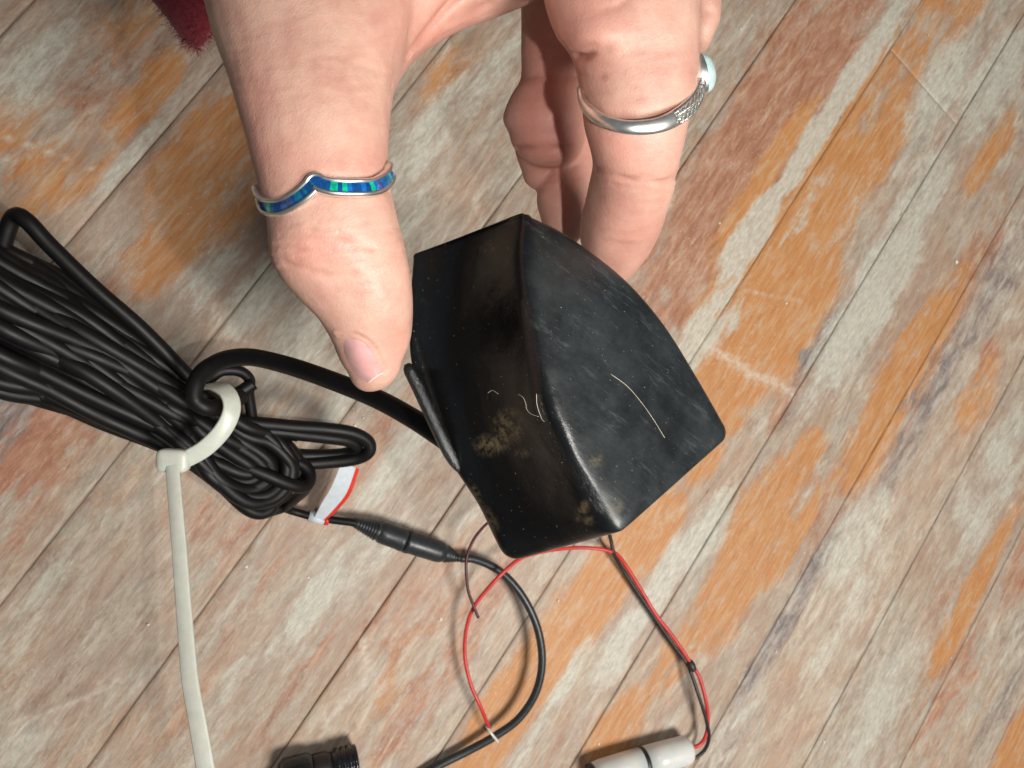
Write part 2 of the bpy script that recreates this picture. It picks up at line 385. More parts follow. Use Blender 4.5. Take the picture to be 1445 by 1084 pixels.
THUMB = [(262,-330,620,-330,.156,17*mm),(268,-160,610,-160,.152,16*mm),(284,-30,590,-40,.148,15*mm),(301,50,574,50,.144,13.5*mm),(326,120,556,115,.141,12.2*mm),(347,190,549,178,.139,11.2*mm),
  (365,258,547,240,.138,10.4*mm),(381,322,559,300,.138,10.2*mm),(388,372,571,346,.139,10*mm),(418,412,580,392,.141,9.2*mm),(449,440,583,430,.143,8.5*mm),
  (468,474,582,462,.1455,7.8*mm),(480,505,578,486,.147,7*mm),(493,526,568,508,.148,6*mm)]
INDEX = [(742,-330,990,-330,.154,15*mm),(748,-160,992,-160,.152,14*mm),(758,-60,990,-60,.150,13*mm),(768,0,986,0,.149,12*mm),(785,48,986,50,.149,11.5*mm),(808,84,985,84,.150,10.8*mm),
  (819,132,982,128,.151,10.5*mm),(824,180,968,182,.153,10*mm),(836,230,957,232,.158,9.5*mm),(828,275,945,285,.166,9.2*mm),(818,320,925,338,.176,8.6*mm),(824,355,904,366,.183,7.5*mm)]
MID = [(720,-200,850,-200,.176,12*mm),(734,-60,850,-60,.178,11*mm),(735,15,848,15,.182,10*mm),(735,70,846,70,.186,9.5*mm),(734,112,842,114,.189,9*mm),(718,142,838,144,.1895,10*mm),(709,168,834,170,.190,10.5*mm),(718,188,826,190,.191,9.5*mm)]
MIDTIP = [(728,190,800,190,.197,7*mm),(727,215,796,218,.199,7*mm),(737,245,785,248,.201,5.5*mm)]
THIRD = [(775,60,860,60,.203,8*mm),(772,120,850,120,.202,8*mm),(768,200,846,205,.202,8*mm),(768,245,840,255,.201,7.8*mm),(757,280,830,295,.200,7.4*mm),(765,316,822,326,.200,6*mm)]
RIGHT = [(930,-200,1010,-200,.168,10*mm),(945,-60,1012,-60,.167,9*mm),(955,0,1014,0,.167,8.5*mm),(962,36,1013,36,.168,8*mm),(970,58,1003,60,.168,5*mm)]
PALM = [(470,-420,520,60,.150,14*mm),(540,-420,560,66,.152,13*mm),(585,-430,598,50,.154,12*mm),(640,-430,650,24,.156,11*mm),(695,-430,705,4,.157,11*mm),(760,-430,775,-10,.157,12*mm),(860,-430,880,-40,.157,13*mm),(930,-430,930,-60,.158,12*mm)]
WEB = [(500,60,545,165,.150,9*mm),(540,10,562,118,.153,8*mm),(580,-20,595,76,.156,7*mm),(640,-40,650,40,.159,6.5*mm),(690,-60,703,20,.161,6.5*mm),(760,-80,745,4,.163,7*mm)]
WRIST = [(300,-380,1000,-380,.158,17*mm),(300,-520,980,-520,.165,19*mm),(330,-800,900,-800,.185,22*mm),(350,-1150,860,-1150,.22,26*mm)]
v, f = joinmb([loft(s) for s in (THUMB, INDEX, MID, MIDTIP, THIRD, RIGHT, PALM, WEB, WRIST)])
raw = mesh('person', v, f, SKIN)
md = raw.modifiers.new('r', 'REMESH'); md.mode = 'VOXEL'; md.voxel_size = .00062; md.use_smooth_shade = True
sm = raw.modifiers.new('s', 'SMOOTH'); sm.factor = .5; sm.iterations = 14
dg = bpy.context.evaluated_depsgraph_get(); ev = raw.evaluated_get(dg); me = bpy.data.meshes.new_from_object(ev)
raw.modifiers.clear(); old = raw.data; raw.data = me; bpy.data.meshes.remove(old)
person = raw
me = person.data
if not me.materials: me.materials.append(SKIN)
nv = len(me.vertices); co = np.empty(nv*3, np.float32); me.vertices.foreach_get('co', co); co = co.reshape(-1, 3).astype(float)
no = np.empty(nv*3, np.float32); me.vertex_normals.foreach_get('vector', no); no = no.reshape(-1, 3).astype(float)
def projn(co):
    w = co-np.array([0, 0, D]); z = -(w @ np.array(CAMB)); return CX+FPX*(w @ np.array(CAMR))/z, CY-FPX*(w @ np.array(CAMU))/z, z
X, Y, Z = projn(co)
facing = (no @ np.array(CAMB)) > .05
def segd(pts, X, Y):
    dd = np.full_like(X, 1e9)
    for (x0, y0), (x1, y1) in zip(pts[:-1], pts[1:]):
        L2 = (x1-x0)**2+(y1-y0)**2+1e-9; t = np.clip(((X-x0)*(x1-x0)+(Y-y0)*(y1-y0))/L2, 0, 1)
        dd = np.minimum(dd, np.hypot(X-x0-t*(x1-x0), Y-y0-t*(y1-y0)))
    return dd
creases = [ # points, width px, depth mm, zmax
 ([(436,322),(470,326),(506,343),(525,352)],4,.30,.16),([(436,383),(465,388),(500,387)],4,.42,.16),([(390,362),(412,372),(436,381)],4,.35,.16),
 ([(395,345),(430,352),(470,352)],3.5,.22,.16),([(400,330),(425,330),(450,336)],3.5,.16,.16),([(420,366),(450,369),(490,372)],3.5,.18,.16),([(405,318),(430,312)],3,.14,.16),
 ([(500,400),(530,402)],3,.1,.16),
 ([(786,68),(800,78),(825,80),(856,70)],6,1.2,.16),([(800,96),(818,104),(850,108)],4,.3,.16),([(838,238),(862,248),(895,255),(935,257),(955,250)],4.5,.55,.175),
 ([(840,252),(870,262),(905,266)],4,.25,.18),([(832,128),(900,140),(960,128)],4,.12,.16),([(850,340),(880,346),(910,344)],4,.15,.19),([(845,325),(880,332),(915,328)],4,.12,.19),
 ([(560,122),(578,72),(618,24),(650,-10)],7,1.3,.17),([(596,96),(620,66),(660,38),(720,12)],5,.3,.17),([(640,30),(690,5)],5,.5,.17),
 ([(500,90),(530,100),(552,110)],4,.18,.16),([(480,85),(520,92)],3.5,.12,.16),([(490,120),(535,122)],3.5,.12,.16),([(520,60),(560,40)],5,.2,.16),
 ([(716,208),(750,211),(800,208)],6,.9,.21),([(736,60),(790,64),(840,60)],5,.3,.21),([(840,15),(870,10),(900,-8)],5,.3,.16)]
dis = np.zeros(nv); cr = np.zeros(nv)
for pts, w, dp, zm in creases:
    dd = segd(pts, X, Y); ok = facing & (Z < zm)
    g = np.exp(-(dd/w)**2)*ok; g = g*np.clip(.6+.5*np.sin(X*.11+Y*.07), .25, 1); dis -= g*dp*mm*.95; dis += np.exp(-((dd-2.6*w)/(w*1.4))**2)*ok*dp*mm*.10; cr = np.maximum(cr, g*min(1, dp*1.1))
def blob(x, y, rx, ry): return np.exp(-(((X-x)/rx)**2+((Y-y)/ry)**2))
fr = facing*1.
dis += fr*(Z < .17)*(blob(425, 345, 45, 30)*.6+blob(835, 50, 40, 22)*1.4+blob(540, 420, 40, 60)*.5-blob(520, 205, 60, 20)*0)*mm
# skin pressed in beside the rings
dis -= fr*(Z < .16)*(np.exp(-(segd([(368,284),(385,298),(447,262),(545,262)], X, Y)/11)**2)*.55+np.exp(-(segd([(822,140),(850,172),(900,182),(985,150)], X, Y)/10)**2)*.5)*mm
zone = .35+1.3*np.exp(-((Y-352)/42)**2)*(X < 620)+.9*np.exp(-((Y-250)/30)**2)*(X > 700)+.9*np.exp(-((Y-80)/24)**2)*(X > 700)+.5*np.exp(-((Y-100)/40)**2)*(X < 600)
vis = np.where(facing & (Y > -60) & (X > 200))[0]
wr_ = np.array([noise.noise(Vector((X[i]*.018+.004*Y[i], Y[i]*.15+X[i]*.02, 3.1)))+.6*noise.noise(Vector((X[i]*.03-.02*Y[i], Y[i]*.32, 8.1))) for i in vis])
dis[vis] += wr_*zone[vis]*.00013
# skin rolls up round the nail
nb_ = segd([(480,471),(479,492),(484,508),(492,526)], X, Y); nc_ = segd([(478,470),(503,470),(520,480),(530,492),(538,508),(544,524)], X, Y)
nd_ = np.minimum(nc_, 1e3); dis += fr*(Z < .16)*(np.exp(-((nd_-4)/3.5)**2)*.30-np.exp(-(nd_/2.2)**2)*.35)*mm*((X > 470) & (Y > 455))
wob = np.array([noise.noise(Vector(c)*170) for c in co[facing & (Y > -60)]]); idx = np.where(facing & (Y > -60))[0]
dis[idx] += wob*.00012
co += no*dis[:, None]; me.vertices.foreach_set('co', co.astype(np.float32).reshape(-1)); me.update()
pink = np.clip(blob(555, 490, 16, 26)*.8+blob(480, 230, 130, 30)*.25+blob(430, 350, 60, 40)*.35+blob(500, 360, 70, 30)*.15+blob(890, 210, 70, 40)*.45+blob(880, 330, 70, 60)*.45+blob(840, 30, 60, 60)*.4
   +blob(345, 190, 40, 110)*.55+blob(620, 40, 70, 60)*.5+blob(770, 210, 60, 90)*.75+blob(780, 90, 60, 90)*.5+blob(500, 510, 30, 30)*.3+blob(900, 100, 70, 30)*.1, 0, 1)
setattr_v(person, 'pink', pink); setattr_v(person, 'crease', cr)
me.polygons.foreach_set('use_smooth', [True]*len(me.polygons))
tag(person, 'bare hand reaching down from the top edge, thumb and finger pinching the black housing', 'person')
BV = BVHTree.FromPolygons([tuple(c) for c in co], [tuple(p.vertices) for p in me.polygons])
CAMO = Vector((0, 0, D))
def cast(px, py, off=0.0):
    dr = (P(px, py, .2)-CAMO).normalized(); h = BV.ray_cast(CAMO, dr)
    if h[0] is None: return None
    return h[0]+h[1]*off if h[1].dot(dr) < 0 else h[0]-h[1]*off
# --- thumb nail: a thin curved shell seated on the tip
def nailmat():
    t = NT('fingernail'); p = t.pos(); a = t.noise(p, 500, 3)
    base = t.mix(t.attr('tip'), t.ramp(a, [(.3, (.52, .27, .26)), (.7, (.58, .33, .32))]), (.80, .66, .56))
    return t.setp(Base_Color=base, Roughness=.2, Coat_Weight=.3, Subsurface_Weight=.25, Subsurface_Scale=.002, Subsurface_Radius=(1., .4, .3), Normal=t.bump(t.noise(t.pos((1, 1, 1)), 800, 3), .08, .0002))
NAIL = nailmat()
def nail(left, right, mat, bulge=.0008, lift=.0003, name='fingernail'):
    """left/right: picture outlines from cuticle to free edge"""
    a = spline([Vector((x, y, 0)) for x, y in left], 6); b = spline([Vector((x, y, 0)) for x, y in right], 6)
    n = len(a); m = 14; V = []; tipv = []
    for i in range(n):
        for j in range(m+1):
            s = j/m; x = a[i].x*(1-s)+b[i].x*s; y = a[i].y*(1-s)+b[i].y*s
            h = cast(x, y, 0)
            if h is None: h = V[-1] if V else P(x, y, .147)
            edge = min(1, 4*s, 4*(1-s), 5*i/n+.0)
            V.append(h+CAMB*(lift*edge-.00025*(1-edge)+bulge*math.sin(math.pi*s)*min(1, 3*i/n)))
            tipv.append(1.0 if i >= n-1 else 0.0)
    # smooth the sheet
    A = np.array([tuple(v) for v in V]).reshape(n, m+1, 3)
    for _ in range(6):
        B = A.copy(); B[1:-1, 1:-1] = (A[:-2, 1:-1]+A[2:, 1:-1]+A[1:-1, :-2]+A[1:-1, 2:])/4; A = B
    top = A.reshape(-1, 3); bot = top-np.array(CAMB)*.0007
    V = [Vector(t) for t in top]+[Vector(t) for t in bot]; N = n*(m+1); Fc = []
    for i in range(n-1):
        for j in range(m):
            q = (i*(m+1)+j, i*(m+1)+j+1, (i+1)*(m+1)+j+1, (i+1)*(m+1)+j)
            Fc.append(q); Fc.append(tuple(N+k for k in q[::-1]))
    ring = [j for j in range(m+1)]+[i*(m+1)+m for i in range(1, n)]+[(n-1)*(m+1)+j for j in range(m-1, -1, -1)]+[i*(m+1) for i in range(n-2, 0, -1)]
    for k in range(len(ring)):
        u, w = ring[k], ring[(k+1) % len(ring)]; Fc.append((u, w, N+w, N+u))
    o = mesh(name, V, Fc, mat, person); setattr_v(o, 'tip', tipv+tipv); return o
nail([(480,478),(481,492),(486,508),(493,523),(503,535),(519,542)], [(502,474),(517,482),(527,494),(534,507),(539,517),(542,526)], NAIL)

# ------------------------------------------------------------------ RINGS
SILV = simple('worn_silver', (.92, .90, .86), .36, 1, .12, 700, .15, .00015)
def ringpts(front, Z, hw_extra=.0006, th=.010, n=12):
    """front: picture points left to right of the visible arc; returns closed 3-D loop (front arc then back arc) with outward normals"""
    xl, xr = front[0][0], front[-1][0]; cxp = (xl+xr)/2; hw = (xr-xl)/2
    sp = spline([Vector((x, y, 0)) for x, y in front], n); out = []
    cc = P(cxp, (front[0][1]+front[-1][1])/2, Z)
    for s in sp:
        c = max(-1, min(1, (s.x-cxp)/hw)); d = th*math.sqrt(max(0, 1-c*c))
        out.append(P(s.x, s.y, Z-d))
    nb = 30
    for k in range(1, nb):
        a = math.pi*k/nb; x = cxp+hw*math.cos(a); y = front[-1][1]*(1-k/nb)+front[0][1]*(k/nb)
        out.append(P(x, y, Z+th*math.sin(a)))
    return out, cc
def band(loop, cc, axis, prof):
    """sweep a closed profile [(outward, axial)] around the loop; prof may be a function of index fraction"""
    n = len(loop); V = []; m = None
    for i in range(n):
        T = (loop[(i+1) % n]-loop[i-1]).normalized(); r = loop[i]-cc; r = r-axis*r.dot(axis); r = (r-T*r.dot(T)).normalized()
        ax = T.cross(r).normalized()
        if ax.dot(axis) < 0: ax = -ax
        pr = prof(i) if callable(prof) else prof
        m = len(pr)
        for u, w in pr: V.append(loop[i]+r*u+ax*w)
    Fc = [(i*m+k, i*m+(k+1) % m, ((i+1) % n)*m+(k+1) % m, ((i+1) % n)*m+k) for i in range(n) for k in range(m)]
    return V, Fc
Zt = .1385
axis_t = (P(470, 290, Zt)-P(458, 230, Zt)).normalized()
loop, cc = ringpts([(365,272),(369,284),(379,292),(400,292),(422,280),(438,266),(446,257),(455,261),(472,265),(500,266),(527,264),(545,253),(550,241)], Zt, th=.0112, n=8)
tr = empty('ring', cc)
tag(tr, 'silver chevron ring with blue green opal inlay worn on the thumb', 'ring')
h = .0016
prof = [(-.0005, -h), (.0005, -h), (.0009, -h+.00025), (.0010, -h*.55), (.00045, -h*.5), (.00045, h*.5), (.0010, h*.55), (.0009, h-.00025), (.0005, h), (-.0005, h)]
v, f = band(loop, cc, axis_t, prof); bo = mesh('band', v, f, SILV, tr, True, cc)
sh = bo.data
# opal inlay flakes in the front channel
def opal(name, c, e=0):
    t = NT(name); a = t.noise(t.pos((1, 1, 1), (0, 0, .6)), 900, 3, .5, 1)
    return t.setp(Base_Color=t.ramp(a, [(.35, tuple(x*.55 for x in c)), (.6, c)]), Roughness=.12, Coat_Weight=.6, Specular_IOR_Level=.8)
OP = [opal('opal_deep_blue', (.002, .055, .22)), opal('opal_teal', (.0, .12, .22)), opal('opal_green', (.0, .42, .25)), opal('opal_azure', (.003, .12, .42)), opal('opal_violet', (.04, .07, .20))]
seq = [1,1,0,0,1,2,1,0,0,4,4,4,0,1,1,0,1,0,0,0,1,0,0,0,0,0,0,0,0,0,0,2,2,0,2,3,0,0,3,0,2,3,0,3,1,3,2,3,3]
nfront = 12*8; a0, a1 = 9, nfront-3; cnt = len(seq)
for k, ci in enumerate(seq):
    i0 = a0+(a1-a0)*k/cnt; i1 = a0+(a1-a0)*(k+1)/cnt
    V = []
    for u in np.linspace(i0, i1, 4):
        i = int(u); fr_ = u-i; c0 = loop[i].lerp(loop[i+1], fr_)
        T = (loop[i+1]-loop[i-1]).normalized(); r = loop[i].lerp(loop[i+1], fr_)-cc; r = r-axis_t*r.dot(axis_t); r = (r-T*r.dot(T)).normalized(); ax = T.cross(r).normalized()
        if ax.dot(axis_t) < 0: ax = -ax
        for uu, w in ((.0003, -h*.5), (.00078, -h*.48), (.0009, 0), (.00078, h*.48), (.0003, h*.5)): V.append(c0+r*uu+ax*w)
    Fc = [(i*5+j, i*5+(j+1) % 5, (i+1)*5+(j+1) % 5, (i+1)*5+j) for i in range(3) for j in range(5)]+[(0, 1, 2, 3, 4), (19, 18, 17, 16, 15)]
    mesh('opal_inlay', V, Fc, OP[ci], tr, False, cc)
# finger ring with a milky stone on the outer side
Zi = .152
axis_i = (P(892, 230, Zi+.003)-P(905, 130, Zi)).normalized()
loop2, cc2 = ringpts([(819,126),(824,148),(845,167),(875,178),(905,180),(935,175),(960,162),(980,142),(989,118)], Zi, th=.0118, n=8)
fr2 = empty('ring', cc2); tag(fr2, 'silver ring with braided shoulder and milky white stone on the finger behind the housing', 'ring')
nf2 = 8*8
def prof2(i):
    w = .0009+.0009*min(1, i/nf2)*(1 if i <= nf2 else max(0, 1-(i-nf2)/20)); w = max(w, .0009)
    o = .0006 if i < 46 or i > nf2+4 else .0002
    return [(-.0005, -w), (.0003, -w), (o, -w*.6), (o+.00025, 0), (o, w*.6), (.0003, w), (-.0005, w)]
v, f = band(loop2, cc2, axis_i, prof2); mesh('band', v, f, SILV, fr2, True, cc2)
# braid: two twisted strands on the shoulder
DARKS = simple('tarnished_silver', (.42, .40, .36), .35, 1, .3, 900)
for off in (-1, 1):
    for ph in (0, math.pi):
        pts = []
        for u in np.linspace(46, nf2+3, 46):
            i = int(u); c0 = loop2[i].lerp(loop2[i+1], u-i); T = (loop2[i+1]-loop2[i-1]).normalized(); r = c0-cc2; r -= axis_i*r.dot(axis_i); r = (r-T*r.dot(T)).normalized(); ax = T.cross(r)
            if ax.dot(axis_i) < 0: ax = -ax
            w = .0009+.0009*min(1, u/nf2)
            pts.append(c0+r*(.0007+.00032*math.sin(u*1.5+ph))+ax*(off*w*.5+.00038*math.cos(u*1.5+ph)))
        v, f = tube(pts, .00026, 6); mesh('braid', v, f, SILV, fr2, True, cc2)
sd = (P(1010, 104, Zi)-P(960, 116, Zi)).normalized()
sc0 = P(991, 104, Zi)
up = (P(985, 70, Zi)-P(1000, 140, Zi)).normalized(); up = (up-sd*up.dot(sd)).normalized(); dp = sd.cross(up)
def dome(c, nrm, u, w, ru, rw, hh, base, name, mat, par, segs=28, rows=9):
    V = []; Fc = []
    prof_ = [(1.0, -base), (1.0, 0)]+[(math.cos(a), hh*math.sin(a)) for a in np.linspace(.12, math.pi/2*.97, rows)]
    for k, (s, z) in enumerate(prof_):
        for j in range(segs):
            a = 2*math.pi*j/segs; V.append(c+u*ru*s*math.cos(a)+w*rw*s*math.sin(a)+nrm*z)
    R = len(prof_)
    for i in range(R-1):
        for j in range(segs): Fc.append((i*segs+j, i*segs+(j+1) % segs, (i+1)*segs+(j+1) % segs, (i+1)*segs+j))
    Fc.append(tuple(range(segs))[::-1]); Fc.append(tuple((R-1)*segs+j for j in range(segs)))
    return mesh(name, V, Fc, mat, par, True, cc2)
tS = NT('milky_stone'); STONE = tS.setp(Base_Color=tS.ramp(tS.noise(tS.pos(), 500, 3), [(.3, (.36, .50, .50)), (.7, (.48, .62, .61))]), Roughness=.12, Subsurface_Weight=.4, Subsurface_Scale=.003, Coat_Weight=.5)
dome(sc0, sd, up, dp, .0042, .0036, .0004, .0022, 'bezel', SILV, fr2)
dome(sc0+sd*.0003, sd, up, dp, .0040, .0031, .0023, .0006, 'stone', STONE, fr2)

# ------------------------------------------------------------------ TRANSDUCER HOUSING
def interp(pts, t):
    k = t*(len(pts)-1); i = min(int(k), len(pts)-2); u = k-i
    g = lambda j: np.array(pts[max(0, min(len(pts)-1, j))], float)
    a, b, c, d = 2*g(0)-g(1) if i == 0 else g(i-1), g(i), g(i+1), 2*g(-1+len(pts))-g(len(pts)-2) if i == len(pts)-2 else g(i+2)
    return .5*((2*b)+(c-a)*u+(2*a-5*b+4*c-d)*u*u+(3*b-a-3*c+d)*u**3)
Lc = [(582,366,.1800),(577,432,.1795),(577,500,.1785),(590,560,.177),(614,620,.1755),(643,668,.174),(672,712,.1725),(693,755,.171),(707,782,.170)]
Rc = [(739,306,.1610),(734,345,.1580),(735,392,.1555),(742,440,.1535),(752,495,.1515),(766,548,.1500),(785,602,.1490),(808,652,.1485),(836,700,.1480),(858,740,.1485)]
Tc = [(752,307,.1620),(790,325,.1640),(838,358,.1660),(880,392,.1675),(916,430,.1685),(946,470,.169),(972,512,.1695),(996,553,.170),(1013,583,.1705),(1021,598,.171)]
NT_, ns = 90, 150
def section(t):
    l, r, g = interp(Lc, t), interp(Rc, t), interp(Tc, t)
    poly = []
    flat = .17*(1-t)**.8
    for s in np.linspace(0, 1, 46):
        if s < flat: gz = .06*s/max(flat, 1e-6)
        else:
            u = (s-flat)/(1-flat); k = .75*(1-t)+.25; gz = .06*(flat > 1e-3)+(1-.06*(flat > 1e-3))*((1-k)*u+k*(u**1.9))
        x, y = l[0]+(r[0]-l[0])*s, l[1]+(r[1]-l[1])*s
        poly.append(P(x, y, l[2]+(r[2]-l[2])*gz))
    for s in np.linspace(0, 1, 50)[1:]:
        x, y = r[0]+(g[0]-r[0])*s, r[1]+(g[1]-r[1])*s
        poly.append(P(x, y, r[2]+(g[2]-r[2])*s-.0016*math.sin(math.pi*s)*min(1, t*2.5)))
    cxp = (l[0]+g[0])/2; cyp = (l[1]+g[1])/2
    bx, by = g[0]+(cxp-g[0])*.04, g[1]+(cyp-g[1])*.04
    bk = P(bx-6*t, by-16*t*t, g[2]+.008+.006*t)
    for s in np.linspace(0, 1, 14)[1:]: poly.append(poly[94].lerp(bk, s))
    lb = P(l[0]+4+6*t, l[1]-14*t*t, l[2]+.0045)
    for s in np.linspace(0, 1, 40)[1:]: poly.append(bk.lerp(lb, s))
    for s in np.linspace(0, 1, 6)[1:-1]: poly.append(lb.lerp(poly[0], s))
    # resample by arc length and round the corners
    A = np.array([tuple(p) for p in poly]); Dn = np.vstack([A, A[:1]]); sl = np.r_[0, np.cumsum(np.linalg.norm(np.diff(Dn, axis=0), axis=1))]
    return A, Dn, sl
def resample(Dn, sl, m):
    u = np.linspace(0, sl[-1], m, endpoint=False)
    return np.stack([np.interp(u, sl, Dn[:, k]) for k in range(3)], -1)
rings = []
for t in np.linspace(0, 1, NT_):
    A, Dn, sl = section(t); R_ = resample(Dn, sl, 260)
    step = sl[-1]/260; sig = .0011/step; k = np.arange(-12, 13); w = np.exp(-(k/sig)**2/2); w /= w.sum()
    Ra = sum(w[i]*np.roll(R_, -k[i], axis=0) for i in range(25))
    w2 = np.exp(-(np.arange(-18, 19)*step/.0030)**2/2); w2 /= w2.sum(); Rb = sum(w2[i]*np.roll(R_, -(i-18), axis=0) for i in range(37))
    rp = interp(Rc, t); rp = np.array(P(rp[0], rp[1], rp[2])); wt = np.exp(-(np.linalg.norm(R_-rp, axis=1)/.009)**2)[:, None]*min(1, .55+t*2)
    R_ = Ra*(1-wt)+Rb*wt
    rings.append(R_)
rings = np.array(rings)
# align along t smoothly
k = np.arange(-4, 5); w = np.exp(-(k/2.)**2/2); w /= w.sum()
pad = np.concatenate([2*rings[:1]-rings[4:0:-1], rings, 2*rings[-1:]-rings[-2:-6:-1]])
rings = sum(w[i]*pad[4+k[i]:4+k[i]+NT_] for i in range(9))
def capr(R0, R1, r, steps=7):
    c = R0.mean(0); ax = c-R1.mean(0); ax /= np.linalg.norm(ax); ext = R0-c
    out = []
    for j in range(1, steps+1):
        a = j/steps*math.pi/2; ins = r*(1-math.cos(a)); ln = np.linalg.norm(ext, axis=1, keepdims=True)
        tang = np.roll(R0, -1, 0)-np.roll(R0, 1, 0); tang /= np.linalg.norm(tang, axis=1, keepdims=True)
        nrm = np.cross(tang, ax); nrm /= np.linalg.norm(nrm, axis=1, keepdims=True)
        if (nrm*ext).sum() < 0: nrm = -nrm
        nn = nrm-.8*(nrm @ np.array(CAMB))[:, None]*np.array(CAMB); out.append(R0-nn*ins*.9+ax*r*math.sin(a))
    return out
top = capr(rings[0], rings[2], .0012); bot = capr(rings[-1], rings[-3], .0036, 12)
allr = top[::-1]+list(rings)+bot
allr = np.array(allr); nr, mr = allr.shape[:2]
V = [tuple(p) for p in allr.reshape(-1, 3)]
Fc = [(i*mr+j, i*mr+(j+1) % mr, (i+1)*mr+(j+1) % mr, (i+1)*mr+j) for i in range(nr-1) for j in range(mr)]
for base, row in ((0, 0), ((nr-1)*mr, nr-1)):      # fan caps via shrinking rings
    c = allr[row].mean(0); prev = base
    for s in (.8, .5, .2):
        st = len(V); V += [tuple(c+(p-c)*s) for p in allr[row]]
        Fc += [(prev+j, prev+(j+1) % mr, st+(j+1) % mr, st+j) for j in range(mr)]; prev = st
    Fc.append(tuple(prev+j for j in range(mr)))
def housing_mat():
    t = NT('scuffed_black_plastic'); p = t.pos(); sc = t.attr('sheen_scuff'); st = t.attr('stain'); ed = t.attr('edge')
    n1 = t.noise(p, 75, 7, .72, .2); n2 = t.noise(t.pos((.30, 1.6, 1), (.3, .2, .5)), 230, 7, .8, .15); n3 = t.noise(p, 900, 5, .7)
    hz = t.math('MULTIPLY', sc, t.ramp(n1, [(.36, (.25, .25, .25)), (.64, (1, 1, 1))]))
    base = t.mix(hz, (.0045, .0045, .005), (.021, .026, .028))  # room sheen painted blue-grey into the front face, mixed with scuffs
    stl = t.math('MULTIPLY', t.math('MULTIPLY', sc, t.ramp(n2, [(.56, (0, 0, 0)), (.66, (1, 1, 1))])), .6)
    base = t.mix(stl, base, (.065, .075, .078))
    sm_ = t.math('MULTIPLY', st, t.ramp(t.noise(p, 420, 6, .75), [(.43, (0, 0, 0)), (.6, (1, 1, 1))]))
    base = t.mix(t.math('MULTIPLY', sm_, .8), base, (.16, .12, .065))
    dust = t.math('MULTIPLY', t.ramp(t.noise(p, 1700, 2, .5), [(.72, (0, 0, 0)), (.77, (1, 1, 1))]), .6)
    base = t.mix(dust, base, (.30, .26, .19))
    rg = t.math('ADD', t.math('ADD', t.math('MULTIPLY', sc, .16), .06), t.math('MULTIPLY', n1, .16))
    rg = t.math('ADD', rg, t.math('MULTIPLY', sm_, .4), True)
    rg = t.math('ADD', rg, t.math('MULTIPLY', hz, .14), True)
    rg = t.math('SUBTRACT', rg, t.math('MULTIPLY', ed, .14), True)
    b = t.bump(t.noise(p, 45, 2, .5), .35, .004); b = t.bump(t.noise(p, 150, 3, .5), .25, .0009, b); b = t.bump(n2, .3, .0003, b)
    eb = t.math('MULTIPLY', ed, t.noise(p, 1300, 4, .7)); b = t.bump(eb, 1., .0006, b); b = t.bump(n3, .06, .0001, b)
    return t.setp(Base_Color=base, Roughness=rg, Normal=b, Specular_IOR_Level=.5, Coat_Weight=t.math('MULTIPLY', ed, 1., True), Coat_Roughness=.17, Coat_Normal=t.bump(eb, .8, .0004))
HM = housing_mat()
ogT = P(800, 560, .165)
trans = empty('sonar_transducer', ogT); tag(trans, 'glossy black wedge shaped plastic transducer housing held between thumb and finger', 'transducer')
hs_ = mesh('housing', V, Fc, HM, trans, True, ogT)
co = np.array(V); X, Y, Z = projn(co)
ridge = [(p[0], p[1]) for p in Rc]
rx = np.interp(Y, [p[1] for p in Rc], [p[0] for p in Rc])
sheen_scuff = np.clip((X-rx+4)/26, 0, 1); sheen_scuff = np.maximum(sheen_scuff, .35*np.clip(1-(X-575)/60, 0, 1)*(Y < 520))  # mask of the painted sheen and scuffs: front face, weaker on the flange
def bl(x, y, a, b, th=0):
    c, s = math.cos(th), math.sin(th); u = (X-x)*c+(Y-y)*s; v_ = -(X-x)*s+(Y-y)*c
    return np.clip(1.4-np.sqrt((u/a)**2+(v_/b)**2), 0, 1)
stain = np.clip(bl(692,628,20,13)+bl(718,602,20,22)+bl(735,640,12,6)*.6+bl(822,720,7,15,.5)*.8+bl(832,735,8,6)*.6+bl(672,700,6,20,-.4)*.7+bl(692,735,8,18,-.4)*.6+bl(690,350,14,8)*.4+bl(840,650,10,14)*.5+bl(868,715,12,10)*.5, 0, 1)
edge = np.clip(1-segd([(742,430),(750,500),(758,560),(764,592)], X, Y)/9, 0, 1)+np.clip(1-segd([(588,480),(604,540),(622,600),(640,640)], X, Y)/6, 0, 1)*.9+np.clip(1-segd([(764,592),(800,650),(845,720)], X, Y)/14, 0, 1)*.7
setattr_v(hs_, 'sheen_scuff', sheen_scuff); setattr_v(hs_, 'stain', stain); setattr_v(hs_, 'edge', np.clip(edge, 0, 1))
# rounded hinge tube along the flange edge
tp = spline([P(574, 514, .1730), P(590, 547, .1725), P(607, 584, .1722), P(627, 626, .1722), P(648, 666, .1735)], 8)
nn = len(tp); rad = [.0007, .00125, .00145]+[.0015]*(nn-8)+[.0014, .0013, .0011, .0008, .0004]
v, f = tube(tp, rad, 16); hg = mesh('hinge_tube', v, f, HM, trans, True, ogT)
setattr_v(hg, 'edge', [.7 if i % 16 < 8 else .3 for i in range(len(v))]); setattr_v(hg, 'sheen_scuff', [.5]*len(v))
